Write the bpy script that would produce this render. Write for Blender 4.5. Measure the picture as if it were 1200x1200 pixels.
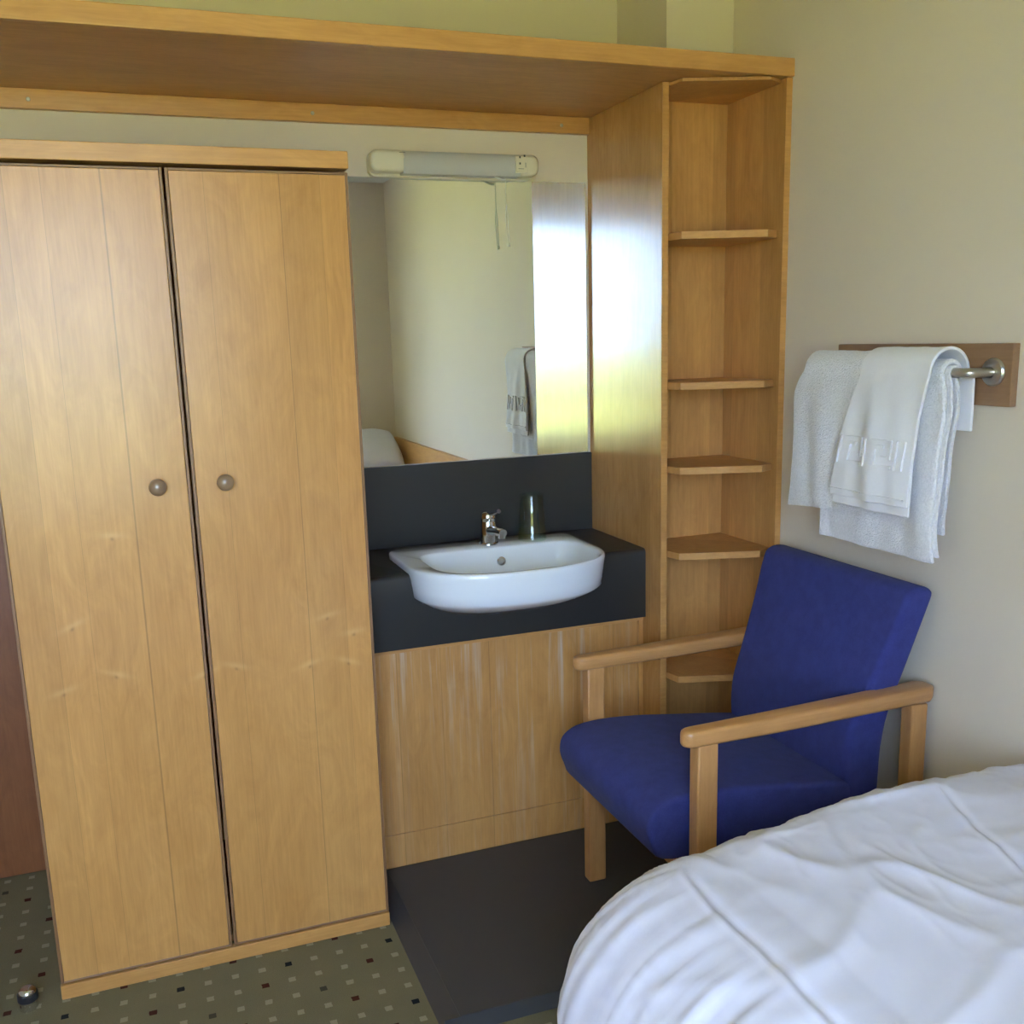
import bpy, bmesh, math, random
from mathutils import Vector, Matrix, noise as mnoise
for o in list(bpy.data.objects): bpy.data.objects.remove(o, do_unlink=True)
S = bpy.context.scene
COL = S.collection
random.seed(4)

# ------------------------------------------------------------------ camera
F_PX, PPX, PPY = 1166.83, 590.1, 634.3
CAM = Vector((-0.1576, -3.0056, 1.5621)); PITCH, YAW, ROLL = -.2009, .3499, -.0285
fw = Vector((math.cos(PITCH)*math.sin(YAW), math.cos(PITCH)*math.cos(YAW), math.sin(PITCH)))
rt = fw.cross(Vector((0, 0, 1))).normalized(); up = rt.cross(fw)
r2 = rt*math.cos(ROLL) + up*math.sin(ROLL); u2 = up*math.cos(ROLL) - rt*math.sin(ROLL)
cd = bpy.data.cameras.new('camera'); cam = bpy.data.objects.new('camera', cd); COL.objects.link(cam)
cd.sensor_width = 36; cd.lens = F_PX*36/1200
cd.shift_x = (600-PPX)/1200; cd.shift_y = (PPY-600)/1200
cd.clip_start = .05; cd.clip_end = 500
m = Matrix((r2, u2, -fw)).transposed().to_4x4(); m.translation = CAM
cam.matrix_world = m
S.camera = cam

# ------------------------------------------------------------------ sky, sun, exposure
w = bpy.data.worlds.new('sky'); S.world = w; w.use_nodes = True
bg = w.node_tree.nodes['Background']
bg.inputs[0].default_value = (.49, .665, 1.0, 1); bg.inputs[1].default_value = 25.5
sd = bpy.data.lights.new('sun_offscreen', 'SUN'); sd.energy = 34; sd.angle = .01; sd.color = (1, .95, .85)
sun = bpy.data.objects.new('sun_offscreen', sd); COL.objects.link(sun)
sun.rotation_euler = (math.radians(-35), 0, math.radians(-20))      # high behind the building, over the meadow
S.view_settings.view_transform = 'Standard'; S.view_settings.look = 'None'
S.view_settings.gamma = 1; S.view_settings.use_curve_mapping = False
S.view_settings.exposure = 0.0

# ------------------------------------------------------------------ helpers
def obj(name, bm, mat, parent=None, smooth=False, loc=None, recalc=True):
    if recalc: bmesh.ops.recalc_face_normals(bm, faces=bm.faces)
    me = bpy.data.meshes.new(name); bm.to_mesh(me); bm.free()
    if mat: me.materials.append(mat)
    if smooth:
        for p in me.polygons: p.use_smooth = True
    o = bpy.data.objects.new(name, me); COL.objects.link(o)
    if loc: o.location = loc
    if parent:
        o.parent = parent
    return o
def thing(name, label, cat, loc=(0, 0, 0), group=None):
    o = bpy.data.objects.new(name, None); COL.objects.link(o); o.location = loc; o.empty_display_size = .1
    return tag(o, label, cat, group)
def tag(o, label, cat, group=None):
    o['label'] = label; o['category'] = cat
    if group: o['group'] = group
    return o
def struct(o, label=None):
    o['kind'] = 'structure'
    if label: o['label'] = label
    return o
def smooth_angle(o, deg=20):
    for p in o.data.polygons: p.use_smooth = True
    o.data.set_sharp_from_angle(angle=math.radians(deg))
    return o
def box(bm, x0, x1, y0, y1, z0, z1, bev=0, seg=2):
    t = bmesh.new()
    bmesh.ops.create_cube(t, size=1)
    for v in t.verts: v.co = Vector(((x0+x1)/2+v.co.x*(x1-x0), (y0+y1)/2+v.co.y*(y1-y0), (z0+z1)/2+v.co.z*(z1-z0)))
    if bev: bmesh.ops.bevel(t, geom=t.edges[:], offset=bev, segments=seg, profile=.5, affect='EDGES')
    merge(bm, t)
def merge(bm, t):
    me = bpy.data.meshes.new('tmp'); t.to_mesh(me); t.free(); bm.from_mesh(me); bpy.data.meshes.remove(me)
def bx(x0, x1, y0, y1, z0, z1, bev=0, seg=2):
    bm = bmesh.new(); box(bm, x0, x1, y0, y1, z0, z1, bev, seg); return bm
def B(name, dims, mat, parent=None, bev=.0015, o=(0, 0, 0)):
    """a world-space box whose vertices are kept relative to the thing's base"""
    x0, x1, y0, y1, z0, z1 = dims
    ob = obj(name, bx(x0-o[0], x1-o[0], y0-o[1], y1-o[1], z0-o[2], z1-o[2], bev), mat, parent)
    return smooth_angle(ob)
def lathe(bm, prof, n=32, mtx=None, cap=True):
    rings = []
    for r, z in prof:
        ring = []
        for i in range(n):
            a = 2*math.pi*i/n; v = Vector((r*math.cos(a), r*math.sin(a), z))
            ring.append(bm.verts.new(mtx @ v if mtx else v))
        rings.append(ring)
    for a, b in zip(rings, rings[1:]):
        for i in range(n): bm.faces.new((a[i], a[(i+1) % n], b[(i+1) % n], b[i]))
    if cap:
        bm.faces.new(rings[0][::-1]); bm.faces.new(rings[-1])
def tube(bm, pts, r, n=12, cap=True):
    pts = [Vector(p) for p in pts]; rings = []; ref = Vector((0, 0, 1))
    for i, p in enumerate(pts):
        d = (pts[min(i+1, len(pts)-1)]-pts[max(i-1, 0)]).normalized()
        if abs(d.dot(ref)) > .95: ref = Vector((1, 0, 0))
        a = d.cross(ref).normalized(); b = d.cross(a); ref = -a.cross(d) if False else ref
        rr = r[i] if isinstance(r, (list, tuple)) else r
        rings.append([bm.verts.new(p+(a*math.cos(2*math.pi*k/n)+b*math.sin(2*math.pi*k/n))*rr) for k in range(n)])
    for a, b in zip(rings, rings[1:]):
        for i in range(n): bm.faces.new((a[i], a[(i+1) % n], b[(i+1) % n], b[i]))
    if cap: bm.faces.new(rings[0][::-1]); bm.faces.new(rings[-1])
def prism(bm, poly, axis, a0, a1, bev=0, seg=3):
    """extrude a 2-D polygon along an axis: 'y' -> poly in (x,z); 'z' -> poly in (x,y); 'x' -> poly in (y,z)"""
    t = bmesh.new()
    def P(p, a): return {'y': (p[0], a, p[1]), 'z': (p[0], p[1], a), 'x': (a, p[0], p[1])}[axis]
    A = [t.verts.new(P(p, a0)) for p in poly]; Bv = [t.verts.new(P(p, a1)) for p in poly]
    f0 = t.faces.new(A); f1 = t.faces.new(Bv[::-1]); n = len(poly)
    for i in range(n): t.faces.new((A[i], Bv[i], Bv[(i+1) % n], A[(i+1) % n]))
    bmesh.ops.recalc_face_normals(t, faces=t.faces)
    if bev:
        ed = [e for e in t.edges if f0 in e.link_faces or f1 in e.link_faces]
        bmesh.ops.bevel(t, geom=ed, offset=bev, segments=seg, profile=.5, affect='EDGES')
    merge(bm, t)

# ------------------------------------------------------------------ materials
class NT:
    def __init__(s, name):
        s.m = bpy.data.materials.new(name); s.m.use_nodes = True; s.t = s.m.node_tree
        s.p = s.t.nodes['Principled BSDF']; s.out = s.t.nodes['Material Output']
    def n(s, typ, **kw):
        nd = s.t.nodes.new(typ)
        for k, v in kw.items(): setattr(nd, k, v)
        return nd
    def l(s, a, b): s.t.links.new(a, b)
    def math(s, op, a, b=None, c=None):
        nd = s.n('ShaderNodeMath', operation=op)
        for i, v in enumerate((a, b, c)):
            if v is None: continue
            if isinstance(v, (int, float)): nd.inputs[i].default_value = v
            else: s.l(v, nd.inputs[i])
        return nd.outputs[0]
    def coords(s, scale=(1, 1, 1), kind='Object'):
        tc = s.n('ShaderNodeTexCoord'); mp = s.n('ShaderNodeMapping'); s.l(tc.outputs[kind], mp.inputs[0])
        mp.inputs['Scale'].default_value = scale; return mp.outputs[0]
    def noise(s, vec, scale, detail=4, rough=.55, dist=0):
        nd = s.n('ShaderNodeTexNoise'); s.l(vec, nd.inputs['Vector'])
        nd.inputs['Scale'].default_value = scale; nd.inputs['Detail'].default_value = detail
        nd.inputs['Roughness'].default_value = rough; nd.inputs['Distortion'].default_value = dist
        return nd.outputs['Fac']
    def rng(s, v, a, b, c, d, smooth=False):
        nd = s.n('ShaderNodeMapRange'); nd.interpolation_type = 'SMOOTHSTEP' if smooth else 'LINEAR'
        s.l(v, nd.inputs[0])
        for i, x in enumerate((a, b, c, d)): nd.inputs[i+1].default_value = x
        return nd.outputs[0]
    def mix(s, fac, a, b, mode='MIX'):
        nd = s.n('ShaderNodeMix', data_type='RGBA', blend_type=mode)
        if isinstance(fac, (int, float)): nd.inputs[0].default_value = fac
        else: s.l(fac, nd.inputs[0])
        for i, v in ((6, a), (7, b)):
            if isinstance(v, tuple): nd.inputs[i].default_value = (*v, 1)
            else: s.l(v, nd.inputs[i])
        return nd.outputs[2]
    def bump(s, h, strength=.2, dist=.001):
        nd = s.n('ShaderNodeBump'); s.l(h, nd.inputs['Height']); nd.inputs['Strength'].default_value = strength
        nd.inputs['Distance'].default_value = dist; s.l(nd.outputs[0], s.p.inputs['Normal']); return nd
    def set(s, **kw):
        for k, v in kw.items(): s.p.inputs[k.replace('_', ' ')].default_value = v

def plain(name, col, rough=.5, metal=0, **kw):
    t = NT(name); t.set(Base_Color=(*col, 1), Roughness=rough, Metallic=metal, **kw); return t.m
def wood(name, light, dark, grain='z', strip=.12, rough=.3, coat=.0, strip_amt=.12, line=.25, offs=0.0, wear=None, fig=.5, knots=()):
    t = NT(name)
    g = {'x': (1.2, 30, 30), 'y': (30, 1.2, 30), 'z': (30, 30, 1.2)}[grain]
    b = {'x': (.5, 3.5, 3.5), 'y': (3.5, .5, 3.5), 'z': (3.5, 3.5, .6)}[grain]
    f = {'x': (2.0, 6, 6), 'y': (6, 2.0, 6), 'z': (6, 6, 2.0)}[grain]
    fine = t.noise(t.coords(g), 5, 5, .6, .3)
    blot = t.noise(t.coords(b), 1.6, 3, .5, .8)
    curl = t.noise(t.coords(f), 2.2, 4, .6, 2.5)
    v = t.math('ADD', t.math('MULTIPLY', fine, .45), t.math('MULTIPLY', blot, .55))
    v = t.math('ADD', v, t.math('MULTIPLY', t.math('SUBTRACT', curl, .5), fig))
    col = t.mix(t.rng(v, .3, .7, 0, 1), dark, light)
    tc = t.n('ShaderNodeTexCoord'); sx = t.n('ShaderNodeSeparateXYZ'); t.l(tc.outputs['Object'], sx.inputs[0])
    if strip:
        if grain == 'z': q = t.math('ADD', sx.outputs[0], sx.outputs[1])
        elif grain == 'x': q = t.math('ADD', sx.outputs[1], sx.outputs[2])
        else: q = t.math('ADD', sx.outputs[0], sx.outputs[2])
        q = t.math('DIVIDE', t.math('ADD', q, 10+offs), strip)
        # uneven strip widths
        q = t.math('ADD', q, t.math('MULTIPLY', t.math('SINE', t.math('MULTIPLY', q, 2.3)), .28))
        wn = t.n('ShaderNodeTexWhiteNoise', noise_dimensions='1D'); t.l(t.math('FLOOR', q), wn.inputs['W'])
        k = t.rng(wn.outputs['Value'], 0, 1, 1-strip_amt, 1+strip_amt*.5)
        fr = t.math('FRACT', q)
        ln = t.math('LESS_THAN', fr, .012)
        k = t.math('MULTIPLY', k, t.math('SUBTRACT', 1, t.math('MULTIPLY', ln, line)))
        cb = t.n('ShaderNodeCombineColor')
        for i in range(3): t.l(k, cb.inputs[i])
        col = t.mix(1.0, col, cb.outputs[0], 'MULTIPLY')
    for kx, kz, sl in knots:
        dx = t.math('SUBTRACT', sx.outputs[0], kx); dz = t.math('SUBTRACT', t.math('SUBTRACT', sx.outputs[2], kz), t.math('MULTIPLY', dx, sl))
        r2_ = t.math('ADD', t.math('POWER', t.math('ABSOLUTE', t.math('DIVIDE', dx, .030)), 2), t.math('POWER', t.math('ABSOLUTE', t.math('DIVIDE', t.math('SUBTRACT', dz, .006), .008)), 2))
        col = t.mix(t.math('MULTIPLY', t.math('EXPONENT', t.math('MULTIPLY', r2_, -1)), .24), col, (.86, .56, .27))
        r3_ = t.math('ADD', t.math('POWER', t.math('ABSOLUTE', dx), 2), t.math('POWER', t.math('ABSOLUTE', t.math('ADD', dz, .002)), 2))
        col = t.mix(t.math('MULTIPLY', t.math('EXPONENT', t.math('MULTIPLY', r3_, -60000)), .55), col, (.26, .11, .035))
    if wear:
        st = t.noise(t.coords((26, 26, .9)), 2.0, 3, .6)
        st2 = t.noise(t.coords((90, 90, 3)), 2.0, 3, .6)
        bl = t.noise(t.coords((3, 3, 1.4)), 1.5, 2, .5)
        h = t.rng(sx.outputs[2], wear[0], wear[1], .0, .55)
        mk = t.math('MULTIPLY', t.rng(t.math('ADD', t.math('MULTIPLY', st, .7), t.math('MULTIPLY', st2, .3)), .50, .66, 0, 1), t.rng(bl, .38, .62, .15, 1))
        mk = t.math('MULTIPLY', mk, t.math('ADD', h, .3))
        col = t.mix(t.math('MINIMUM', mk, .8), col, (.62, .55, .48))
    t.l(col, t.p.inputs['Base Color'])
    t.set(Roughness=rough, Coat_Weight=coat, Coat_Roughness=.12)
    t.bump(fine, .08, .0006)
    return t.m
def paint(name, col, bump=.12):
    t = NT(name); n = t.noise(t.coords(), 140, 3, .6)
    n2 = t.noise(t.coords(), 1.3, 3, .5)
    t.l(t.mix(t.rng(n2, .3, .7, 0, 1), tuple(c*.97 for c in col), tuple(min(1, c*1.02) for c in col)), t.p.inputs['Base Color'])
    t.set(Roughness=.75); t.bump(n, bump, .0006); return t.m
def fabric(name, col, col2, scale=900, rough=.9, bump=.35, sheen=.3, mid=60, bd=.001):
    t = NT(name); n = t.noise(t.coords(), scale, 2, .6); n2 = t.noise(t.coords(), mid, 3, .6)
    t.l(t.mix(t.rng(t.math('ADD', t.math('MULTIPLY', n, .6), t.math('MULTIPLY', n2, .4)), .35, .65, 0, 1), col2, col), t.p.inputs['Base Color'])
    t.set(Roughness=rough, Sheen_Weight=sheen, Specular_IOR_Level=.15); t.bump(n, bump, bd); return t.m

M = {}
MAPLE_L, MAPLE_D = (.66, .338, .108), (.49, .228, .064)
KN = [(x+.0593, z, sl) for x, z, sl in ((-.372, .779, .25), (-.338, .933, .4), (-.255, .805, -.35), (-.055, .777, .3), (.020, .786, -.3), (.199, .766, .25), (.297, .760, -.35), (.250, .885, .2), (-.232, 1.136, -.1), (.315, .835, .1))]
M['door_veneer'] = wood('maple_door_veneer', MAPLE_L, MAPLE_D, 'z', .115, .30, .0, .10, .30, 0, knots=KN)
M['maple_v'] = wood('maple_vertical', MAPLE_L, MAPLE_D, 'z', .082, .30, .0, .16, .06, .03)
M['maple_gloss'] = wood('maple_panel_lacquered', MAPLE_L, MAPLE_D, 'z', .082, .24, .30, .16, .06, .03)
M['maple_in'] = wood('maple_unit_inside', MAPLE_L, MAPLE_D, 'z', .09, .4, .0, .12, .05, .05)
M['maple_x'] = wood('maple_along', MAPLE_L, MAPLE_D, 'x', 0, .35, .1)
M['maple_y'] = wood('maple_across', MAPLE_L, MAPLE_D, 'y', 0, .4)
M['maple_shelf'] = wood('maple_shelf_edge', MAPLE_L, MAPLE_D, 'x', 0, .4)
M['underside'] = wood('shelf_underside_veneer', MAPLE_L, MAPLE_D, 'x', 0, .4, .0)
M['vanity'] = wood('worn_maple_front', MAPLE_L, MAPLE_D, 'z', .19, .42, .0, .10, .25, .1, wear=(.15, .70))
M['lipping'] = plain('brown_door_lipping', (.26, .13, .06), .4)
M['chair_wood'] = wood('beech_chair_frame', (.60, .305, .112), (.45, .205, .065), 'x', 0, .35, .2)
M['chair_wood_v'] = wood('beech_chair_post', (.58, .295, .108), (.43, .195, .065), 'z', 0, .35, .2)
M['red_door'] = wood('red_brown_door', (.27, .10, .036), (.19, .064, .022), 'z', 0, .4, .1)
M['knob'] = plain('taupe_knob_lacquer', (.27, .165, .10), .28, Coat_Weight=.3)
M['wall'] = paint('cream_wall_paint', (.72, .61, .485))
M['ceiling'] = paint('white_ceiling_paint', (.80, .79, .76))
M['black_lam'] = plain('black_laminate', (.026, .0245, .022), .38)
M['platform'] = plain('black_vinyl', (.052, .050, .052), .5)
M['ceramic'] = plain('white_ceramic', (.82, .84, .88), .08, Coat_Weight=.5, Coat_Roughness=.03)
M['chrome'] = plain('chrome', (.75, .76, .78), .08, 1)
M['steel'] = plain('brushed_steel', (.52, .50, .47), .28, 1)
M['rubber'] = plain('black_rubber', (.02, .02, .022), .5)
M['mirror'] = plain('silver_mirror', (.86, .90, .87), .0, 1)
M['mirror_edge'] = plain('mirror_glass_edge', (.12, .15, .14), .2)
M['cream_plastic'] = plain('cream_plastic', (.74, .66, .50), .3)
M['diffuser'] = plain('frosted_diffuser', (.54, .51, .48), .45)
M['slot'] = plain('dark_slot', (.06, .055, .04), .6)
M['cord'] = plain('white_cord', (.75, .73, .66), .7)
M['screw'] = plain('screw_metal', (.45, .40, .32), .4, 1)
M['blue'] = fabric('royal_blue_wool', (.048, .056, .225), (.033, .038, .160), 700, .95, .3, .06, 30)
M['towel'] = fabric('white_terry', (.90, .86, .90), (.74, .71, .75), 260, .98, 1.0, .4, 150, .004)
M['towel_smooth'] = fabric('white_towel_weave', (.86, .83, .87), (.82, .79, .83), 900, .95, .3, .2, 200)
M['duvet'] = fabric('white_cotton', (.73, .70, .83), (.70, .675, .80), 1500, .9, .08, .15, 5)
M['ticking'] = fabric('bed_base_cloth', (.30, .28, .26), (.25, .24, .22), 800)
def carpet():
    t = NT('olive_fleck_carpet'); tc = t.n('ShaderNodeTexCoord'); sx = t.n('ShaderNodeSeparateXYZ'); t.l(tc.outputs['Object'], sx.inputs[0])
    wob = t.noise(t.coords(), 60, 2, .5)
    X = t.math('ADD', sx.outputs[0], t.math('MULTIPLY', t.math('SUBTRACT', wob, .5), .006))
    u = t.math('ADD', t.math('DIVIDE', t.math('SUBTRACT', X, .0145), .0662), 400.5)
    v = t.math('ADD', t.math('DIVIDE', t.math('SUBTRACT', -.6465, sx.outputs[1]), .0673), 400.5)
    k, j = t.math('FLOOR', u), t.math('FLOOR', v)
    fu, fv = t.math('ABSOLUTE', t.math('SUBTRACT', t.math('FRACT', u), .5)), t.math('ABSOLUTE', t.math('SUBTRACT', t.math('FRACT', v), .5))
    sq = t.math('MULTIPLY', t.math('LESS_THAN', fu, .13), t.math('LESS_THAN', fv, .13))
    jm = t.math('MODULO', j, 4)
    # which square of four is dark in each row: rows 0..3 -> 1,0,2,3
    off = t.math('ADD', jm, t.math('SUBTRACT', t.math('COMPARE', jm, 0, .1), t.math('COMPARE', jm, 1, .1)))
    dk = t.math('COMPARE', t.math('MODULO', t.math('ADD', t.math('SUBTRACT', k, off), 4), 4), 0, .1)
    pile = t.noise(t.coords(), 500, 3, .7); patch = t.noise(t.coords(), 9, 3, .5)
    base = t.mix(t.rng(pile, .3, .7, 0, 1), (.165, .138, .078), (.255, .218, .13))
    base = t.mix(t.rng(patch, .3, .7, 0, .35), base, (.16, .14, .085))
    dcol = t.mix(t.math('COMPARE', jm, 0, .1), (.07, .022, .015), (.018, .02, .022))
    dcol = t.mix(t.math('COMPARE', jm, 2, .1), dcol, (.075, .065, .045))
    fl = t.mix(dk, t.mix(t.rng(pile, .3, .7, 0, 1), (.28, .25, .165), (.39, .35, .24)), dcol)
    t.l(t.mix(sq, base, fl), t.p.inputs['Base Color']); t.set(Roughness=1.0, Specular_IOR_Level=.05)
    t.bump(pile, .7, .003); return t.m
M['carpet'] = carpet()
def glass_mat(name, tint, rough=0, lo=.04, hi=.9):
    t = NT(name); t.t.nodes.remove(t.p)
    tr = t.n('ShaderNodeBsdfTransparent'); tr.inputs[0].default_value = (*tint, 1)
    gl = t.n('ShaderNodeBsdfGlossy'); gl.inputs['Roughness'].default_value = rough
    lw = t.n('ShaderNodeLayerWeight'); f5 = t.math('MULTIPLY', t.math('POWER', lw.outputs['Facing'], 5), hi)
    mx = t.n('ShaderNodeMixShader'); t.l(t.math('ADD', f5, lo), mx.inputs[0]); t.l(tr.outputs[0], mx.inputs[1]); t.l(gl.outputs[0], mx.inputs[2])
    t.l(mx.outputs[0], t.out.inputs[0]); return t.m
M['pane'] = glass_mat('window_glass', (.97, .98, .97))
M['tumbler'] = glass_mat('green_tumbler_glass', (.90, .97, .93), .03, .05, .35)
M['white_frame'] = plain('white_window_frame', (.78, .78, .76), .35)
def meadow():
    t = NT('sunlit_meadow'); n = t.noise(t.coords(), .25, 5, .6)
    t.l(t.mix(t.rng(n, .3, .7, 0, 1), (.44, .42, .11), (.55, .52, .16)), t.p.inputs['Base Color']); t.set(Roughness=1, Specular_IOR_Level=0)
    return t.m
M['meadow'] = meadow()

# ------------------------------------------------------------------ key dimensions (metres; back wall at y = 0)
XW, XLW, YR, ZC = 1.5835, -1.62, -3.96, 2.62
XL, XR, DW = -.4593, .3669, .578
XP, TP, DU, DU2, DUB = 1.2551, .0196, .48, .60, .3146
ZS1, ZS2, DS = 2.2254, 2.2716, .609
ZCT, ZCB, DC = .9276, .7142, .388
ZP = .045

# ------------------------------------------------------------------ room shell
struct(B('floor', (XLW-.2, XW+.2, YR-.2, .35, -.1, 0), M['carpet'], bev=0), 'olive green carpet with rows of small pale and dark squares')
struct(B('ceiling', (XLW-.2, XW+.2, YR-.2, .35, ZC, ZC+.15), M['ceiling'], bev=0))
wb = bmesh.new()
box(wb, XL-.02, XW+.2, 0, .35, 0, ZC); box(wb, XLW-.2, XL-.02, 0, .35, 2.06, ZC); box(wb, XLW-.2, -1.40, 0, .35, 0, 2.06); box(wb, -1.40, XL-.02, .16, .35, 0, 2.06)
struct(obj('wall_back', wb, M['wall']), 'cream painted wall behind the wardrobe and mirror')
struct(B('wall_right', (XW, XW+.2, YR-.2, 0, 0, ZC), M['wall'], bev=0), 'cream painted wall beside the bed and towel rail')
struct(B('wall_left', (XLW-.2, XLW, YR-.2, 0, 0, ZC), M['wall'], bev=0))
WX0, WX1, WZ0, WZ1 = -1.36, .16, .78, 2.41
wr = bmesh.new()
box(wr, XLW-.2, WX0, YR-.2, YR, 0, ZC); box(wr, WX1, XW+.2, YR-.2, YR, 0, ZC); box(wr, WX0, WX1, YR-.2, YR, 0, WZ0); box(wr, WX0, WX1, YR-.2, YR, WZ1, ZC)
struct(obj('wall_rear', wr, M['wall']))
struct(B('wall_boxing', (1.362, XW, -.3095, 0, ZS2+.001, ZC), M['wall'], bev=.002), 'boxed-in corner of the cream wall above the shelf')
# window
wn = bpy.data.objects.new('window_1', None); COL.objects.link(wn); struct(wn, 'wide window with a low transom in the rear wall'); wn.location = (0, YR, 0)
fb = bmesh.new()
for d in ((WX0, WX1, WZ0, WZ0+.05), (WX0, WX1, WZ1-.05, WZ1), (WX0, WX0+.05, WZ0+.05, WZ1-.05), (WX1-.05, WX1, WZ0+.05, WZ1-.05)):
    box(fb, d[0], d[1], -.13, -.07, d[2], d[3])
obj('window_frame', fb, M['white_frame'], wn)
B('transom', (WX0+.05, WX1-.05, -.125, -.075, 1.10, 1.15), M['white_frame'], wn)
B('mullion', (-.64, -.59, -.125, -.075, 1.15, WZ1-.05), M['white_frame'], wn)
for d in ((WX0+.05, WX1-.05, WZ0+.05, 1.10), (WX0+.05, -.64, 1.15, WZ1-.05), (-.59, WX1-.05, 1.15, WZ1-.05)):
    B('pane', (d[0], d[1], -.103, -.099, d[2], d[3]), M['pane'], wn, bev=0)
B('window_sill', (WX0-.03, WX1+.03, -.07, .10, WZ0-.03, WZ0), M['white_frame'], wn)
# meadow outside
gd = bmesh.new(); box(gd, -150, 150, -300, -4.6, -3.3, -3.0)
struct(obj('ground', gd, M['meadow']), 'sunlit yellow green meadow outside the window')
# red-brown door beyond the wardrobe
dr = bpy.data.objects.new('door_1', None); COL.objects.link(dr); struct(dr, 'red brown wooden door beyond the wardrobe')
B('door_leaf', (-1.35, XL-.03, .112, .155, .006, 2.03), M['red_door'], dr)
df = bmesh.new(); box(df, -1.40, -1.352, .06, .158, 0, 2.058); box(df, XL-.028, XL-.0205, .06, .158, 0, 2.058); box(df, -1.352, XL-.028, .06, .158, 2.032, 2.058)
obj('door_frame', df, M['red_door'], dr)
hb = bmesh.new(); tube(hb, [(-1.28, .112, 1.03), (-1.28, .07, 1.03), (-1.27, .062, 1.03), (-1.16, .062, 1.03)], .009)
smooth_angle(obj('door_handle', hb, M['steel'], dr), 50)

# ------------------------------------------------------------------ black platform
pf = thing('platform', 'low black vinyl platform under the blue armchair', 'platform', (1.0, -.8, 0))
pb = bmesh.new(); o = (1.0, -.8, 0)
tp_ = [(.412, -.37), (XW-.001, -.37), (XW-.001, -1.30), (.80, -1.30), (.80, -1.065), (.412, -1.065)]
prism(pb, [(x-o[0], y-o[1]) for x, y in tp_], 'z', .004, ZP)
obj('top_sheet', pb, M['platform'], pf)
pb = bmesh.new(); prism(pb, [(.374-o[0], 0), (.4117-o[0], 0), (.4117-o[0], ZP-.0008)], 'y', -.37-o[1], -1.066-o[1]); box(pb, .374-o[0], .7995-o[0], -1.0675-o[1], -1.0655-o[1], 0, ZP-.0008)
obj('edge_skirt', pb, M['platform'], pf)

# ------------------------------------------------------------------ wardrobe
o = (XL+.4, -DW, 0)
wt = thing('wardrobe', 'two-door maple wardrobe with round knobs on the carpet', 'wardrobe', o)
yf = -DW
cb_ = bmesh.new()
for d in ((XL, XL+.018, yf+.022, -.002, 0, 1.957), (XR-.018, XR, yf+.022, -.002, 0, 1.957), (XL+.018, XR-.018, -.012, -.002, .039, 1.957), (XL+.018, XR-.018, yf+.03, -.012, .039, .057)):
    box(cb_, d[0]-o[0], d[1]-o[0], d[2]-o[1], d[3]-o[1], d[4], d[5])
obj('carcass', cb_, M['maple_v'], wt)
B('top_board', (XL-.002, XR+.001, yf-.003, -.002, 1.961, 2.0), M['maple_x'], wt, .002, o)
B('plinth', (XL, XR, yf, yf+.021, .0, .0375), M['maple_x'], wt, .002, o)
xm = (XL+XR)/2
for a, b_, kx in ((XL+.002, xm-.0025, -.122), (xm+.0025, XR-.001, .029)):
    z0, z1 = .0425, 1.953
    d = B('door', (a+.0075, b_-.0075, yf, yf+.02, z0+.0065, z1-.0065), M['door_veneer'], wt, .001, o)
    lb = bmesh.new()
    for e in ((a, a+.007, z0, z1), (b_-.007, b_, z0, z1), (a+.007, b_-.007, z0, z0+.006), (a+.007, b_-.007, z1-.006, z1)):
        box(lb, e[0]-o[0], e[1]-o[0], .0012, .02, e[2], e[3], .0015)
    obj('lipping', lb, M['lipping'], d)
    kb = bmesh.new()
    mt = Matrix.Translation((kx-o[0], 0, 1.249)) @ Matrix.Rotation(math.pi/2, 4, 'X')
    lathe(kb, [(.009, -.001), (.0085, .008), (.012, .014), (.0175, .019), (.0198, .026), (.019, .033), (.015, .039), (.008, .0425), (.001, .0432)], 32, mt)
    smooth_angle(obj('knob', kb, M['knob'], d), 60)

# ------------------------------------------------------------------ overhead shelf
o = (0, -.3, ZS1)
sh = thing('overhead_shelf', 'long maple shelf running along the wall above the wardrobe', 'shelf', o)
x0s = -.95
B('shelf_board', (x0s, XW-.001, -DS+.022, -.001, ZS1+.0005, ZS2-.001), M['underside'], sh, .0005, o)
B('front_lipping', (x0s, XW-.0008, -DS, -DS+.022, ZS1, ZS2), M['maple_x'], sh, .003, o)
bt = B('wall_batten', (x0s, XP-.001, -.021, -.001, 2.1767, ZS1), M['maple_x'], sh, .001, o)
for px in (-.335, .395, 1.16):
    sb = bmesh.new(); mt = Matrix.Translation((px, -.021-o[1], 2.199-o[2])) @ Matrix.Rotation(math.pi/2, 4, 'X')
    lathe(sb, [(.0055, 0), (.0055, .0012), (.0035, .0022)], 16, mt); obj('screw', sb, M['screw'], bt)

# ------------------------------------------------------------------ corner shelf unit
o = (1.42, -.45, ZP)
un = thing('corner_shelf_unit', 'tall narrow maple unit of open corner shelves beside the mirror', 'shelf unit', o)
def UB(name, d, mat, bev=.0008, par=un): return B(name, d, mat, par, bev, o)
p1 = UB('side_panel', (XP, XP+TP, -DU+.002, -.001, ZP, ZS1-.001), M['maple_gloss'])
UB('edge_band', (XP, XP+TP, -DU, -DU+.002, ZP, ZS1-.001), M['maple_shelf'], .0005, p1)
p2 = UB('side_panel', (XW-TP, XW-.001, -DU2+.002, -.001, ZP, ZS1-.001), M['maple_in'])
UB('edge_band', (XW-TP, XW-.001, -DU2, -DU2+.002, ZP, ZS1-.001), M['maple_shelf'], .0005, p2)
UB('back_panel', (XP+TP, XW-TP, -DUB, -DUB+.012, ZP, ZS1-.001), M['maple_in'])
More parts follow.
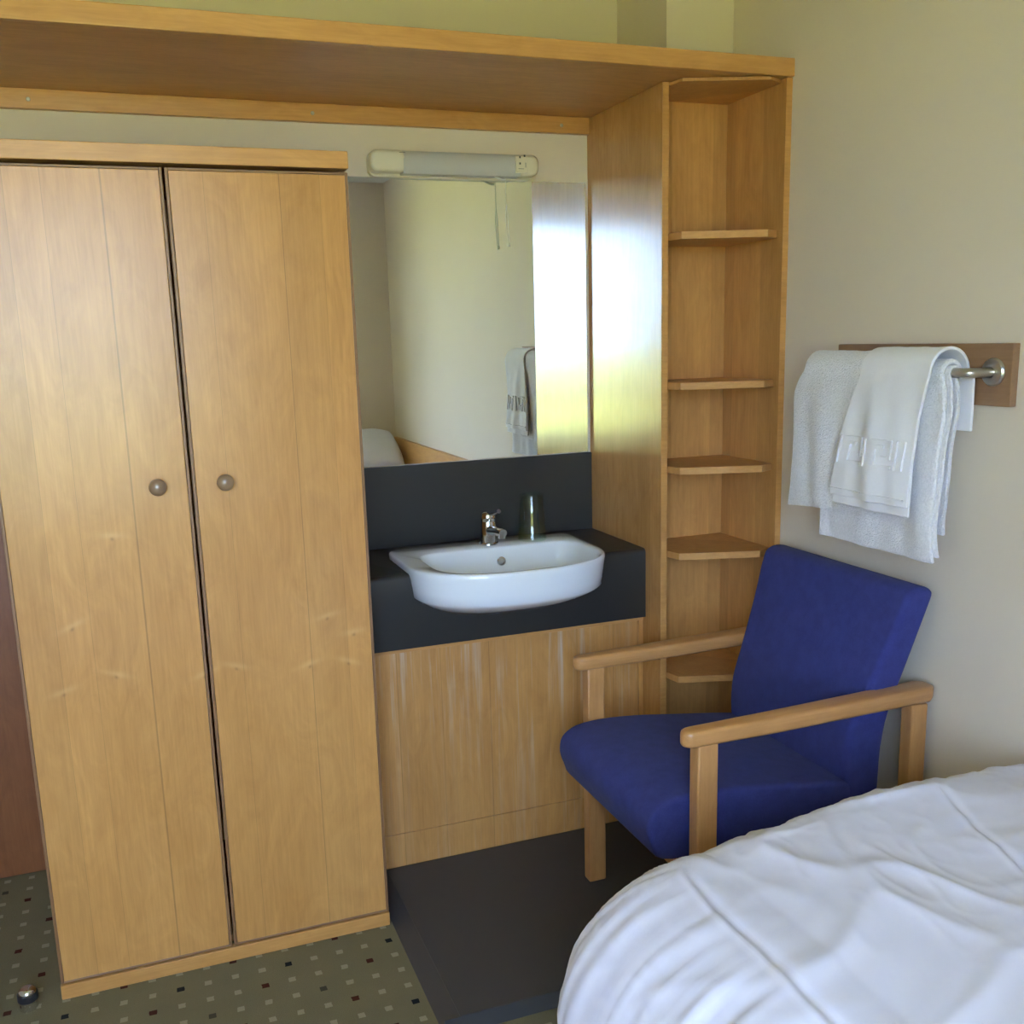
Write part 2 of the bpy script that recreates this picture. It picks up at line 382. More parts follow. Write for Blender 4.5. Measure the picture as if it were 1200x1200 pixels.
poly = [(XP+TP+.0005, -DUB), (XW-TP-.0005, -DUB), (XW-TP-.0005, -.575), (1.513, -.602), (1.288, -.528), (XP+TP+.0005, -.462)]
poly = [(a-o[0], b-o[1]) for a, b in poly]
for i, zt in enumerate((2.2244, 1.834, 1.426, 1.186, .936, .561)):
    zt -= o[2]
    s_ = bmesh.new(); prism(s_, poly, 'z', zt-(.009 if i == 0 else .020), zt, .001, 1)
    so = smooth_angle(obj('shelf', s_, M['maple_in'], un))
    if i == 0: continue
    e = bmesh.new(); a, b = Vector(poly[3]), Vector(poly[4]); n = Vector((a.y-b.y, b.x-a.x)).normalized()
    if n.y > 0: n = -n
    q = [a, b, b+n*.0012, a+n*.0012]; prism(e, [tuple(v) for v in q], 'z', zt-.0195, zt-.0005)
    obj('edge_band', e, M['maple_shelf'], so)
UB('floor_rail', (XP+TP, XW-TP, -.46, -.44, ZP, ZP+.09), M['maple_in'])

# ------------------------------------------------------------------ vanity front, worktop, backsplash
o = (.82, -.36, ZP)
va = thing('vanity_cabinet', 'maple cabinet front with pale water wear under the black worktop', 'cabinet', o)
xa, xb = XR+.002, XP-.001
B('front_panel', (xa, xb-.016, -.368, -.350, .1485, .699), M['vanity'], va, .0015, o)
B('kick_board', (xa, xb-.016, -.3675, -.350, ZP, .147), M['vanity'], va, .001, o)
B('top_rail', (xa, xb, -.374, -.350, .7005, ZCB), M['maple_x'], va, .001, o)
B('stile', (xb-.0145, xb, -.372, -.350, ZP, .700), M['maple_v'], va, .001, o)
o = (.82, -.2, ZCT)
ct = thing('worktop', 'black laminate worktop with rounded front edge around the basin', 'worktop', o)
pr = [(-.002, ZCT-.03), (-.002, ZCT)]
R = .014
for i in range(7):
    a = math.pi/2*i/6; pr.append((-DC+R-R*math.sin(a), ZCT-R+R*math.cos(a)))
pr += [(-DC, ZCB), (-DC+.02, ZCB), (-DC+.02, ZCT-.03)]
cb2 = bmesh.new(); prism(cb2, [(y-o[1], z-o[2]) for y, z in pr], 'x', xa-o[0], xb-o[0])
slab = obj('worktop_slab', cb2, M['black_lam'], ct)
B('backsplash', (xa, xb, -.014, -.002, ZCT+.0005, 1.184), M['black_lam'], ct, .001, o)

# ------------------------------------------------------------------ mirror
o = (.82, -.001, 1.185)
mi = thing('wall_mirror', 'large frameless mirror above the black backsplash', 'mirror', o)
B('glass', (xa+.01, XP-.011, -.0065, -.005, 1.187, 2.0345), M['mirror'], mi, 0, o)
B('backing', (xa+.01, XP-.011, -.005, -.001, 1.187, 2.0345), M['mirror_edge'], mi, 0, o)

# ------------------------------------------------------------------ basin
BX0, BX1, BYB, BYF, BZ = .515, 1.103, -.135, -.583, .948
def d_outline(x0, x1, yb, yf, rb, yk, n=14, pw=2.35):
    """back corners rounded by rb; straight sides to yk, then a superellipse front"""
    cx, hw = (x0+x1)/2, (x1-x0)/2; pts = []
    for i in range(5): a = math.pi/2*i/4; pts.append((x0+rb-rb*math.cos(a), yb-rb+rb*math.sin(a)))
    for i in range(1, 8): pts.append((x0+rb+(x1-x0-2*rb)*i/8, yb))
    for i in range(5): a = math.pi/2*i/4; pts.append((x1-rb+rb*math.sin(a), yb-rb+rb*math.cos(a)))
    for i in range(1, 5): pts.append((x1, yb-rb+(yk-yb+rb)*i/5))
    for i in range(2*n+1):
        a = math.pi*i/(2*n); c, s = math.cos(a), math.sin(a)
        pts.append((cx+hw*math.copysign(abs(c)**(2/pw), c), yk+(yf-yk)*abs(s)**(2/pw)))
    for i in range(1, 5): pts.append((x0, yk+(yb-rb-yk)*i/5))
    return pts
o = (.809, -.35, .80)
ba = thing('wash_basin', 'white ceramic semi-recessed basin set into the black worktop', 'basin', o)
def ring(bm, pts, z): return [bm.verts.new((x-o[0], y-o[1], z-o[2])) for x, y in pts]
def inset(x0, x1, yb, yf, rb=.03, yk=-.36, pw=2.35): return d_outline(x0, x1, yb, yf, rb, yk, pw=pw)
b = bmesh.new()
out = []
out.append((inset(.68, .94, -.20, -.38, .05, -.30), .795))
out.append((inset(.61, 1.01, -.19, -.47, .05, -.34), .806))
out.append((inset(.562, 1.056, -.17, -.533, .04, -.35), .832))
out.append((inset(.537, 1.081, -.15, -.567, .03, -.36), .850))
out.append((inset(.526, 1.092, -.145, -.5785, .03, -.36), .860))
out.append((inset(.523, 1.095, -.14, -.5805, .03, -.36), .885))
out.append((inset(BX0+.001, BX1-.001, BYB-.001, BYF+.0005, .03), .9285))
out.append((inset(BX0, BX1, BYB, BYF, .03), .94))
out.append((inset(BX0+.0015, BX1-.0015, BYB-.0015, BYF+.002, .03), .9455))
out.append((inset(BX0+.005, BX1-.005, BYB-.005, BYF+.006, .03), BZ))
inn = [(.572, 1.076, -.238, -.568, .06, BZ), (.574, 1.073, -.2405, -.565, .06, .9455), (.577, 1.070, -.243, -.562, .06, .94), (.584, 1.063, -.248, -.556, .06, .90), (.598, 1.048, -.258, -.542, .06, .86), (.63, 1.01, -.28, -.51, .06, .83), (.70, .94, -.33, -.46, .05, .815)]
for x0, x1, yb, yf_, rb, z in inn: out.append((d_outline(x0, x1, yb, yf_, rb, (yb+yf_)/2-.0, pw=2.6), z))
rings = [ring(b, p, z) for p, z in out]
for r_a, r_b in zip(rings, rings[1:]):
    n = len(r_a)
    for i in range(n): b.faces.new((r_a[i], r_a[(i+1) % n], r_b[(i+1) % n], r_b[i]))
b.faces.new(rings[0][::-1]); b.faces.new(rings[-1])
bo = smooth_angle(obj('bowl', b, M['ceramic'], ba), 50)
# the worktop is cut out to the outside of the bowl
b = bmesh.new(); rings = [[b.verts.new((x, y, z)) for x, y in p] for p, z in out[:7]]
for r_a, r_b in zip(rings, rings[1:]):
    n = len(r_a)
    for i in range(n): b.faces.new((r_a[i], r_a[(i+1) % n], r_b[(i+1) % n], r_b[i]))
b.faces.new(rings[0][::-1]); b.faces.new(rings[-1])
cut = obj('cutter', b, None); bpy.context.view_layer.update()
bmod = slab.modifiers.new('cut', 'BOOLEAN'); bmod.object = cut; bmod.operation = 'DIFFERENCE'; bmod.solver = 'EXACT'
bpy.context.view_layer.update()
newme = bpy.data.meshes.new_from_object(slab.evaluated_get(bpy.context.evaluated_depsgraph_get()))
slab.modifiers.clear(); slab.data = newme; slab.data.materials.clear(); slab.data.materials.append(M['black_lam'])
bpy.data.objects.remove(cut, do_unlink=True); smooth_angle(slab)
ov = bmesh.new(); mt = Matrix.Translation((.838-o[0], -.2535-o[1], .905-o[2])) @ Matrix.Rotation(math.radians(80), 4, 'X')
lathe(ov, [(.0135, -.004), (.0135, .002), (.012, .0032), (.0095, .0032), (.0085, .001)], 24, mt)
smooth_angle(obj('overflow_ring', ov, M['chrome'], ba))
wv = bmesh.new(); mt = Matrix.Translation((.815-o[0], -.395-o[1], .815-o[2]))
lathe(wv, [(.03, -.002), (.03, .0015), (.026, .003), (.02, .002), (.018, -.001)], 24, mt); smooth_angle(obj('waste', wv, M['chrome'], ba))

# tap
TX, TY = .822, -.188
o = (TX, TY, BZ)
tp = thing('basin_mixer_tap', 'chrome mixer tap with lever on the basin ledge', 'tap', o); tp.scale = (1.15, 1.15, 1.12)
t_ = bmesh.new(); lathe(t_, [(.0255, 0), (.0255, .004), (.0235, .007), (.0225, .03), (.0215, .052), (.0205, .06), (.0195, .064)], 28); smooth_angle(obj('tap_body', t_, M['chrome'], tp))
t_ = bmesh.new(); tube(t_, [(0, -.006, .04), (.003, -.03, .042), (.006, -.055, .044), (.009, -.082, .044), (.0095, -.088, .0435)], [.015, .0145, .013, .0125, .011], 16)
tube(t_, [(.0085, -.078, .046), (.0085, -.078, .029)], [.011, .0105], 16)
smooth_angle(obj('spout', t_, M['chrome'], tp), 50)
t_ = bmesh.new(); lathe(t_, [(.0195, .064), (.021, .067), (.021, .08), (.018, .087), (.010, .0905), (.001, .091)], 24); smooth_angle(obj('lever_hub', t_, M['chrome'], tp), 50)
t_ = bmesh.new(); tube(t_, [(0, -.008, .085), (.006, -.03, .09), (.012, -.055, .098)], [.008, .0065, .006], 12); smooth_angle(obj('lever', t_, M['chrome'], tp), 50)

# tumbler, upside down
o = (.966, -.188, BZ)
g = bmesh.new()
lathe(g, [(.0345, .0), (.0352, .002), (.0345, .006), (.031, .07), (.0285, .112), (.027, .116), (.001, .116)], 36, None, False)
lathe(g, [(.0325, .0005), (.0325, .006), (.029, .07), (.0265, .104), (.024, .107), (.001, .107)], 36, None, False)
gl = smooth_angle(obj('glass_tumbler', g, M['tumbler'], None, recalc=False), 50); gl.location = o; gl.scale = (1.27, 1.27, 1.24)
tag(gl, 'green tinted glass tumbler upside down on the basin ledge', 'glass')

# ------------------------------------------------------------------ shaver light
o = (.803, -.001, 2.066)
sl = thing('shaver_light', 'cream strip light with shaver socket above the mirror', 'wall light', o)
LX0, LX1, LZ0, LZ1, LY = .543, 1.063, 2.034, 2.102, -.072
def stadium(x0, x1, z0, z1, r, n=6):
    pts = []
    for cx, cz, a0 in ((x1-r, z1-r, 0), (x0+r, z1-r, 90), (x0+r, z0+r, 180), (x1-r, z0+r, 270)):
        for i in range(n+1):
            a = math.radians(a0+90*i/n); pts.append((cx+r*math.cos(a)-o[0], cz+r*math.sin(a)-o[2]))
    return pts
b = bmesh.new(); prism(b, stadium(LX0+.004, LX1-.004, LZ0, LZ1, .02), 'y', 0, -.022); smooth_angle(obj('base_plate', b, M['cream_plastic'], sl))
b = bmesh.new(); prism(b, stadium(LX0, .650, LZ0+.006, LZ1, .022), 'y', -.0222, LY+.001, .012, 4); smooth_angle(obj('end_cap', b, M['cream_plastic'], sl), 50)
b = bmesh.new(); prism(b, stadium(.993, LX1, LZ0+.006, LZ1, .022), 'y', -.0222, LY+.001, .012, 4); ec = smooth_angle(obj('end_cap', b, M['cream_plastic'], sl), 50)
dp = [(-.0222, LZ0+.004), (LY+.012, LZ0+.004), (LY+.002, LZ0+.016), (LY+.0005, LZ0+.034), (LY+.003, LZ1-.012), (LY+.014, LZ1-.001), (-.0222, LZ1-.001)]
b = bmesh.new(); prism(b, [(y, z-o[2]) for y, z in dp], 'x', .640-o[0], 1.003-o[0]); smooth_angle(obj('diffuser', b, M['diffuser'], sl), 40)
b = bmesh.new()
box(b, .985-o[0], 1.024-o[0], LY-.003, LY+.004, LZ0+.013-o[2], LZ1-.006-o[2], .002)
smooth_angle(obj('socket_plate', b, M['cream_plastic'], ec))
for (sx, sz, w_, h_) in ((.9985, .026, .005, .006), (1.0135, .030, .005, .006), (.9985, .008, .005, .006), (1.0165, .004, .0015, .014), (1.002, -.007, .018, .0012)):
    B('socket_slot', (sx-o[0]-w_/2, sx-o[0]+w_/2, LY-.0034, LY-.001, sz-h_/2, sz+h_/2), M['slot'], ec, 0)
B('lamp_mark', (.628-o[0], .646-o[0], LY+.0002, LY+.002, .0275, .0285), M['slot'], sl, 0)
b = bmesh.new(); cx_ = .959-o[0]; z_ = LZ0-o[2]
tube(b, [(cx_-.035, LY+.02, z_+.005), (cx_-.012, LY+.02, z_-.004), (cx_-.004, LY+.02, z_-.004)], .0035, 8)
tube(b, [(cx_, LY+.02, z_), (cx_, LY+.021, z_-.06), (cx_+.001, LY+.02, z_-.075)], .0011, 6)
for sgn in (-1, 1): tube(b, [(cx_+.001, LY+.02, z_-.073), (cx_+.001+.0035*sgn, LY+.02, z_-.11), (cx_+.005+.002*sgn, LY+.02, z_-.192)], .0016, 6)
box(b, cx_+.001, cx_+.009, LY+.016, LY+.024, z_-.198, z_-.188, .001)
smooth_angle(obj('pull_cord', b, M['cord'], sl), 50)

# ------------------------------------------------------------------ towel rail
RX, RZ = 1.497, 1.463
o = (1.5734, -1.12, 1.39)
tr = thing('towel_rail', 'steel towel rail on a wooden board fixed to the wall', 'towel rail', o)
B('back_board', (1.5639, XW-.0005, -1.403, -.85, 1.391, 1.523), wood('brown_rail_board', (.33, .185, .10), (.25, .135, .068), 'y', 0, .45), tr, .002, o)
b = bmesh.new()
def L(p): return (p[0]-o[0], p[1]-o[1], p[2]-o[2])
arc = lambda yc, s: [L((RX+.016-.016*math.cos(a), yc+s*.016*math.sin(a), RZ)) for a in (0, .4, .8, 1.2, 1.57)]
pth = [L((1.566, -1.356, RZ))] + arc(-1.340, -1)[::-1] + [L((RX, -1.1, RZ))] + arc(-.915, 1) + [L((1.566, -.899, RZ))]
tube(b, pth, .0105, 16); smooth_angle(obj('bar', b, M['steel'], tr), 60)
for y in (-1.356, -.899):
    b = bmesh.new(); mt = Matrix.Translation(L((1.5639, y, RZ))) @ Matrix.Rotation(-math.pi/2, 4, 'Y')
    lathe(b, [(.030, 0), (.030, .003), (.027, .007), (.017, .009)], 32, mt); smooth_angle(obj('flange', b, M['steel'], tr))

# ------------------------------------------------------------------ towels
def towel_grid(r, zf, zb, yfun, ns=90, nt=46, wav=.004, seed=0, thick=.008, flare=.0):
    """sheet hung over the rail: s runs up the front, over the bar and down the back; t runs along the bar"""
    V = []; zf_ = zf if callable(zf) else (lambda t: zf)
    for i in range(ns+1):
        row = []
        for j in range(nt+1):
            t = j/nt; lf, la, lb = RZ-zf_(t), math.pi*r, RZ-zb; tot = lf+la+lb; s = tot*i/ns
            if s < lf: dz = lf-s; x, z = RX-r, RZ-dz; nx, nz = -1, 0; side = 1
            elif s < lf+la:
                a = (s-lf)/r; x, z = RX-r*math.cos(a), RZ+r*math.sin(a); dz = 0; nx, nz = -math.cos(a), math.sin(a); side = 1
            else: dz = s-lf-la; x, z = RX+r, RZ-dz; nx, nz = 1, 0; side = -1
            y = yfun(t, dz, side)
            amp = wav*min(1, dz/.12)
            d = amp*(math.sin(y*34+seed)+.6*math.sin(y*71+seed*2+dz*5))*(1 if side > 0 else .25)
            d += .0022*mnoise.noise(Vector((y*28, dz*22+side, seed)))
            if side > 0: d += flare*dz + .006*max(0, 1-abs(dz-lf)/.03)*0
            row.append(Vector((x+nx*d, y, z+nz*d)))
        V.append(row)
    return V
def towel_obj(name, V, mat, thick, parent=None, org=(0, 0, 0), flip=False):
    b = bmesh.new(); g = [[b.verts.new(p-Vector(org)) for p in row] for row in V]
    for i in range(len(g)-1):
        for j in range(len(g[0])-1):
            q = (g[i][j], g[i][j+1], g[i+1][j+1], g[i+1][j]); b.faces.new(q)
    ob = obj(name, b, mat, parent, True, recalc=False)
    md = ob.modifiers.new('thick', 'SOLIDIFY'); md.thickness = thick; md.offset = 0
    md2 = ob.modifiers.new('round', 'BEVEL'); md2.width = thick*.45; md2.segments = 3; md2.limit_method = 'ANGLE'; md2.angle_limit = math.radians(50)
    return ob
def shoulder(t, dz, k=.03): return 0
# long bath towel next to the bar
o = (RX, -1.11, 1.04)
t1 = thing('bath_towel', 'white bath towel hanging lowest on the rail, mostly under two others', 'towel', o)
def yB(t, dz, side):
    e = (.010*math.sin(dz*16)*t)
    return -.925-(.385+.004*math.sin(dz*30))*t - e + (.012 if side < 0 else 0)*t
towel_obj('outer_layer', towel_grid(.0235, 1.045, 1.10, yB, seed=1, wav=.0035), M['towel'], .011, t1, o)
towel_obj('inner_layer', towel_grid(.0135, 1.058, 1.12, lambda t, dz, s: yB(t, dz, s)-.012*t+.004, seed=1.4, wav=.0035), M['towel'], .006, t1, o)
# shorter bath towel at the far end
o = (RX, -.98, 1.115)
t2 = thing('bath_towel', 'white fluffy bath towel folded over the rail end near the shelf unit', 'towel', o)
def yA(t, dz, side):
    y = -.817-.380*t
    if t < .4: y -= (.050*max(0, 1-dz/.075)**2)*(1-t/.4)**2
    return y - .010*math.sin(dz*9)*(1-t) + .014*dz*(1-t)
towel_obj('folded_sheet', towel_grid(.0375, lambda t: 1.108+.035*t, 1.20, yA, seed=2.2, wav=.004, flare=.012), M['towel'], .018, t2, o)
# hand towel on top with the key border
o = (RX, -1.15, 1.165)
t3 = thing('hand_towel', 'white hand towel with woven key border lying over the other towels', 'towel', o)
def yC(t, dz, side):
    if side > 0: return -1.085+.085*min(1, dz/.33)+.012*math.sin(dz*12) - (.218+.045*min(1, dz/.33))*t
    return -1.085-.225*t-.01*t
VC = towel_grid(.0515, 1.168, 1.335, yC, seed=3.3, wav=.0045, flare=.075)
towel_obj('front_layer', VC, M['towel_smooth'], .007, t3, o)
VD = towel_grid(.0515, 1.146, 1.34, lambda t, dz, s: yC(t, dz, s)-.004*(1-t), seed=3.3, wav=.003, flare=.045)
nfr = sum(1 for r_ in VD if r_[0].x < RX-.04 and r_[0].z < RZ-.04)
towel_obj('under_layer', VD[:nfr], M['towel_smooth'], .005, t3, o)
# border: raised key bands mapped on the front of the hand towel
lf = RZ-1.168; tot = lf+math.pi*.0515+RZ-1.335; ns = len(VC)-1; nt = len(VC[0])-1
def surf(t, dz):
    s = (lf-dz)/tot*ns; i = int(s); fs = s-i; jj = min(max(t, 0), .999)*nt; j = int(jj); ft = jj-j
    p = VC[i][j].lerp(VC[i][j+1], ft).lerp(VC[i+1][j].lerp(VC[i+1][j+1], ft), fs)
    return p
kb = bmesh.new()
def kstrip(t0, t1, d0, d1):
    n = 6; W = []
    for k in range(n+1):
        f_ = k/n
        if abs(t1-t0) > abs((d1-d0)*4): q = [(t0+(t1-t0)*f_, d0), (t0+(t1-t0)*f_, d1)]
        else: q = [(t0, d0+(d1-d0)*f_), (t1, d0+(d1-d0)*f_)]
        W.append([surf(*a) for a in q])
    lo = [[kb.verts.new(p+Vector((-.0025, 0, 0))-Vector(o)) for p in r_] for r_ in W]
    hi = [[kb.verts.new(p+Vector((-.0085, 0, 0))-Vector(o)) for p in r_] for r_ in W]
    for k in range(n):
        kb.faces.new((hi[k][0], hi[k+1][0], hi[k+1][1], hi[k][1]))
        kb.faces.new((lo[k][0], lo[k+1][0], hi[k+1][0], hi[k][0])); kb.faces.new((lo[k][1], hi[k][1], hi[k+1][1], lo[k+1][1]))
    kb.faces.new((lo[0][0], hi[0][0], hi[0][1], lo[0][1])); kb.faces.new((lo[n][0], lo[n][1], hi[n][1], hi[n][0]))
da, db = .150, .215
wt_, wd = .030, .0075
for t0 in (.10, .50):
    Wd = .33
    kstrip(t0, t0+Wd-.07, da, da+wd)                                     # top bar
    kstrip(t0+Wd-.07-wt_, t0+Wd-.07, da+wd, db-.020)                     # right drop
    kstrip(t0+.14, t0+Wd-.07-wt_, db-.020-wd, db-.020)                   # inner foot
    kstrip(t0+.055, t0+.055+wt_, da+.020, db-wd)                         # inner left
    kstrip(t0+.055, t0+.16, da+.020-wd, da+.020)
    kstrip(t0+.055, t0+Wd-.05, db-wd, db)                                # bottom bar
    kstrip(t0+Wd-.02, t0+Wd-.02+wt_*.8, da, db)                          # divider
kstrip(.03, .05, da, db); kstrip(.90, .92, da, db)
obj('key_border', kb, M['towel_smooth'], t3)
hb = bmesh.new(); kb = hb
kstrip(.0, .97, lf-.017, lf-.0135)
obj('hem_line', hb, M['towel_smooth'], t3)

# ------------------------------------------------------------------ armchair
o = (1.22, -.93, ZP)
ch = thing('armchair', 'royal blue upholstered armchair with beech arms by the shelf unit', 'armchair', o)
YC0, YC1 = -.648, -1.216
ZA = .713
def arm_poly(yc):
    w0, w1, xf, xr = .021, .031, .895, 1.574
    pts = []
    for i in range(9):
        a = math.pi/2 + math.pi*i/8; pts.append((xf+.028+.028*math.cos(a)*1.0, yc+w0*math.sin(a)*1.05))
    pts += [(1.15, yc-w1+.004), (xr-.02, yc-w1), (xr, yc-w1+.014), (xr, yc+w1-.014), (xr-.02, yc+w1), (1.15, yc+w1-.004)]
    return [(x-o[0], y-o[1]) for x, y in pts]
for yc in (YC0, YC1):
    b = bmesh.new(); prism(b, arm_poly(yc), 'z', ZA-.038-o[2], ZA-o[2], .009, 3)
    for v in b.verts: v.co.z += .010*((v.co.x+.32)/.67)**2 if v.co.x > -.32 else 0
    smooth_angle(obj('armrest', b, M['chair_wood'], ch), 50)
    for xc, wx, wy in ((.953, .026, .019), (1.535, .024, .019)):
        b = bmesh.new(); box(b, xc-wx-o[0], xc+wx-o[0], yc-wy-o[1], yc+wy-o[1], 0, ZA-.034-o[2], .005)
        smooth_angle(obj('leg', b, M['chair_wood_v'], ch))
    b = bmesh.new(); box(b, .978-o[0], 1.512-o[0], yc-.012-o[1], yc+.012-o[1], .325-o[2], .388-o[2], .004)
    smooth_angle(obj('side_rail', b, M['chair_wood'], ch))
b = bmesh.new(); box(b, .940-o[0], .965-o[0], YC1+.02-o[1], YC0-.02-o[1], .318-o[2], .381-o[2], .004)
smooth_angle(obj('front_rail', b, M['chair_wood'], ch))
def soft(poly, y0, y1, bev=.022, seg=5):
    b = bmesh.new(); prism(b, [(x-o[0], z-o[2]) for x, z in poly], 'y', y0-o[1], y1-o[1], bev, seg); return b
def smooth_poly(p, n=6):
    out = []; N = len(p)
    for i in range(N):
        a, b_, c, d = (Vector(p[(i+k-1) % N]) for k in range(4))
        for k in range(n):
            t = k/n
            out.append(tuple(.5*((2*b_)+(c-a)*t+(2*a-5*b_+4*c-d)*t*t+(3*b_-a-3*c+d)*t*t*t)))
    return out
seat = [(.872, .392), (.842, .435), (.832, .478), (.846, .515), (.90, .538), (1.02, .538), (1.2, .516), (1.38, .490), (1.43, .47), (1.43, .40), (1.2, .38), (1.0, .382)]
smooth_angle(obj('seat', soft(smooth_poly(seat, 4), -.678, -1.185, .014), M['blue'], ch), 60)
back = [(1.385, .40), (1.366, .50), (1.370, .60), (1.402, .70), (1.441, .82), (1.474, .935), (1.492, .962), (1.525, .968), (1.556, .955), (1.552, .92), (1.525, .80), (1.498, .68), (1.475, .56), (1.462, .40)]
bb = soft(smooth_poly(back, 4), -.680, -1.186, .018)
for v in bb.verts:
    k = min(1, max(0, (v.co.z+o[2]-.64)/.30))
    v.co.y += (.016 if v.co.y > 0 else -.050)*k
smooth_angle(obj('backrest', bb, M['blue'], ch), 60)

# ------------------------------------------------------------------ bed, duvet, pillow, wall board
o = (1.05, -2.7, 0)
bd = thing('bed', 'divan bed along the right wall under the white duvet', 'bed', o)
B('divan_base', (.60, 1.575, -3.85, -1.62, .07, .32), M['ticking'], bd, .02, o)
B('mattress', (.585, 1.575, -3.85, -1.60, .3205, .55), M['duvet'], bd, .04, o)
for x in (.68, 1.48):
    for y in (-1.8, -3.75):
        b = bmesh.new(); lathe(b, [(.02, 0), (.028, .07)], 16, Matrix.Translation((x-o[0], y-o[1], 0))); smooth_angle(obj('bed_foot', b, M['rubber'], bd))
struct_board = B('bed_wall_board', (1.557, XW-.0005, -3.93, -1.97, .50, .90), M['maple_y'], None, .003)
tag(struct_board, 'maple board fixed along the wall beside the bed', 'wall board')
def duvet():
    b = bmesh.new()
    X0, X1, Y0, Y1 = .745, 1.555, -3.84, -1.62       # flat core; the rim rolls over outside of it on the near-left and foot sides
    RHX, RHY, RV, DROP = .30, .17, .25, .07
    arc_len = math.pi/2*.26
    EXT = arc_len+DROP
    nx, ny = 300, 330; G = []
    for j in range(ny+1):
        row = []
        for i in range(nx+1):
            sx = X0-EXT + (X1-(X0-EXT))*i/nx; sy = Y0 + (Y1+EXT-Y0)*j/ny
            qx, qy = max(sx, X0), min(sy, Y1)
            dx, dy = sx-qx, sy-qy; d = math.hypot(dx, dy)
            zt = .687 - (.16 if qx < 1.29 else .2)*(qx-1.29)**2 + .004*math.sin(qy*4.1+qx*3)
            if d > 1e-6: ux, uy = dx/d, dy/d
            else: ux = uy = 0
            RH = 1/math.sqrt((ux/RHX)**2+(uy/RHY)**2) if d > 1e-6 else RHX
            dd = min(d, EXT*1.0)
            if d > EXT: dd = EXT + (d-EXT)*.12
            if dd < arc_len:
                a = dd/arc_len*math.pi/2; h = RH*math.sin(a); v = RV*(1-math.cos(a))
                nrm = Vector((ux*math.sin(a), uy*math.sin(a), math.cos(a)))
            else: h = RH - .05*((dd-arc_len)/DROP)**2; v = RV+(dd-arc_len); nrm = Vector((ux, uy, 0))
            p = Vector((qx+ux*h, qy+uy*h, zt-v))
            # wrinkles
            tang = (qy-qx*0.2) if abs(ux) > abs(uy) else qx
            ang = math.atan2(uy, -ux) if d > 1e-6 else 0
            tc = tang + ang*.30
            k = min(1, max(0, (d-.02)/.16))
            wv = 0
            f1 = mnoise.noise(Vector((tc*12+3.1, d*1.1, 2.0))); f2 = mnoise.noise(Vector((tc*27, d*2.2, 7.0)))
            ridge = (1-abs(f1)*2.4); ridge2 = (1-abs(f2)*2.4)
            wv += k*(.009*max(0, ridge)**2 + .006*max(0, ridge2)**2 + .009*f1)
            # puffy top
            q = Vector((sx, sy, 0))
            wx = sx*3.2+.9*mnoise.noise(q*2.2); wy = sy*5.2+.9*mnoise.noise(q*2.2+Vector((5, 3, 1)))
            g1 = mnoise.noise(Vector((wx+wy*.45, wy*.9-wx*.35, 1.5)))
            g2 = mnoise.noise(Vector((wx*2.1-wy*.7, wy*1.7+wx, 4.4)))
            wv += (1-k*.6)*(.016*mnoise.noise(Vector((sx*3.4, sy*3.0, .3))) + .0085*max(0, 1-abs(g1)*3.0)**2 + .004*max(0, 1-abs(g2)*3.0)**2)
            g3 = mnoise.noise(Vector((wx*4.5+wy*1.5, wy*3.6-wx*2.0, 8.4)))
            wv += .0014*max(0, 1-abs(g3)*3.2)**2 + .0006*mnoise.noise(Vector((sx*24, sy*19, 3)))
            # stitched seams along the bed
            for xs, dp, wob in ((.705, .010, .030), (1.17, .008, .035)):
                xc = xs + wob*math.sin(sy*2.3+xs*4) + (.25*(sy+1.75) if xs > 1 else 0) + .010*mnoise.noise(Vector((0, sy*6, xs)))
                e = sx-xc
                fd = 1-min(1, max(0, (sy+1.66)/.12)); dp *= fd
                wv += -dp*.8*math.exp(-(e/.007)**2) + dp*.55*math.exp(-((e+.009)/.005)**2) + dp*.5*(1-math.exp(-(e/.05)**2))*0
                wv += .004*fd*math.exp(-(e/.05)**2)*mnoise.noise(Vector((sx*6, sy*26, xs)))
            p += nrm*wv
            p.x = min(p.x, 1.556)
            row.append(b.verts.new(p-Vector(oo)))
        G.append(row)
    for j in range(ny):
        for i in range(nx): b.faces.new((G[j][i], G[j][i+1], G[j+1][i+1], G[j+1][i]))
    return b
oo = (1.05, -2.7, .30)
dv = obj('duvet', duvet(), M['duvet'], None, True, recalc=False); dv.location = oo
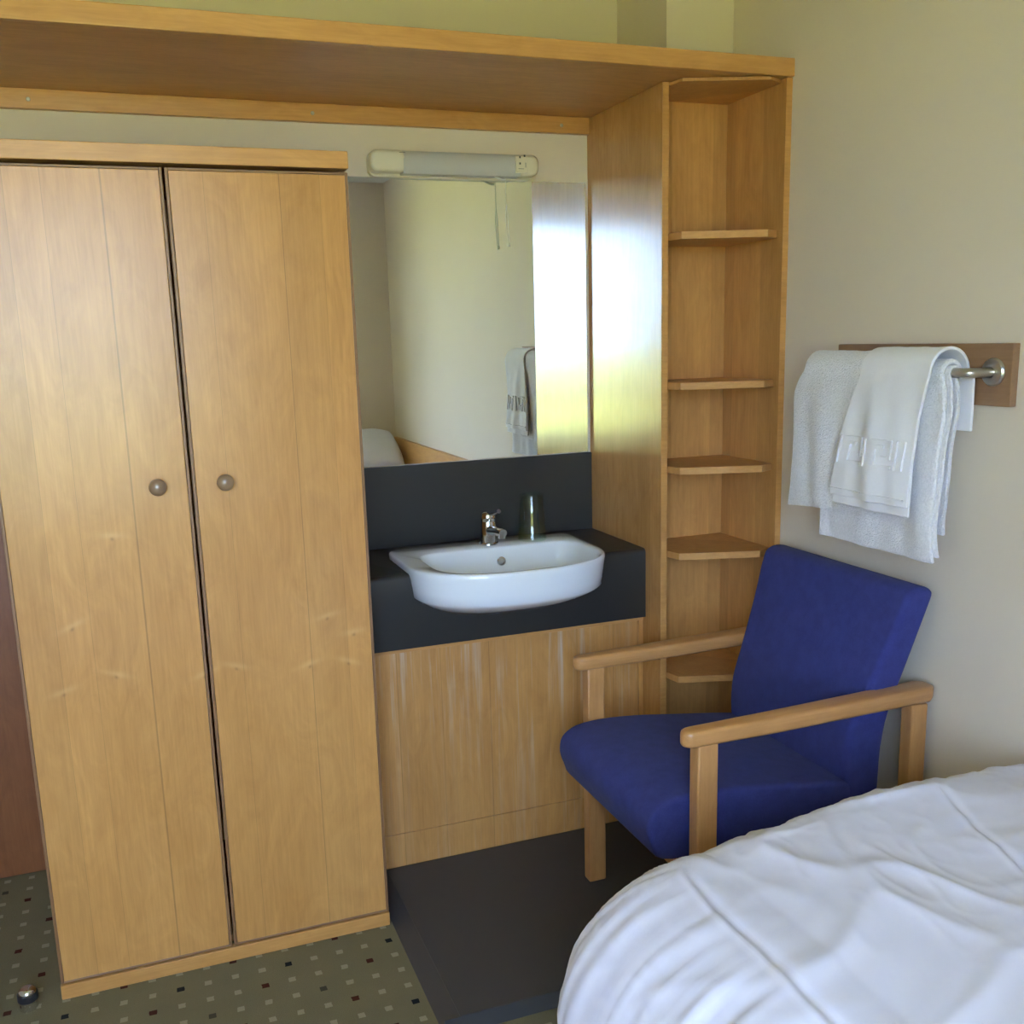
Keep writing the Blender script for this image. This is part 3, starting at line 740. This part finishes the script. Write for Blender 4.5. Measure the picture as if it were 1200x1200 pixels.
ms = dv.modifiers.new('ease', 'SMOOTH'); ms.factor = .5; ms.iterations = 4
md = dv.modifiers.new('thick', 'SOLIDIFY'); md.thickness = .02; md.offset = -1
tag(dv, 'rumpled white duvet spread over the bed', 'duvet')
def pillow(cx, cy, cz, w, h, t, rx):
    b = bmesh.new(); n = 30; mt = Matrix.Translation((cx, cy, cz)) @ Matrix.Rotation(rx, 4, 'X'); top = []; bot = []
    for j in range(n+1):
        a, c = [], []
        for i in range(n+1):
            u, v = i/n*2-1, j/n*2-1
            e = max(0, (1-abs(u)**3))*max(0, (1-abs(v)**3)); e = e**.45
            x, y = u*w/2*(1-.05*(1-abs(v))*0-.05*v*v), v*h/2*(1-.05*u*u)
            z = e*t/2 + .012*mnoise.noise(Vector((u*2, v*2, cx)))*e
            a.append(b.verts.new(mt @ Vector((x, y, z)))); c.append(a[-1] if i in (0, n) or j in (0, n) else b.verts.new(mt @ Vector((x, y, -z))))
        top.append(a); bot.append(c)
    for j in range(n):
        for i in range(n):
            b.faces.new((top[j][i], top[j][i+1], top[j+1][i+1], top[j+1][i]))
            b.faces.new((bot[j][i], bot[j+1][i], bot[j+1][i+1], bot[j][i+1]))
    return b
pl = obj('pillow', pillow(0, 0, 0, .62, .44, .17, math.radians(-28)), M['duvet'], None, True); pl.location = (1.215, -3.64, .845)
tag(pl, 'white pillow propped at the head of the bed', 'pillow')

# ------------------------------------------------------------------ door stop on the carpet
o = (-.533, -.575, 0)
ds = thing('door_stop', 'small chrome and black floor door stop beside the wardrobe', 'door stop', o)
b = bmesh.new(); lathe(b, [(.021, .0), (.022, .003), (.0205, .018), (.0195, .022)], 28); smooth_angle(obj('base', b, M['chrome'], ds))
b = bmesh.new(); lathe(b, [(.0215, .022), (.0235, .024), (.0235, .040), (.0215, .042)], 28); smooth_angle(obj('rubber_ring', b, M['rubber'], ds))
b = bmesh.new(); lathe(b, [(.0205, .042), (.019, .049), (.012, .0535), (.001, .0545)], 28); smooth_angle(obj('cap', b, M['chrome'], ds), 50)
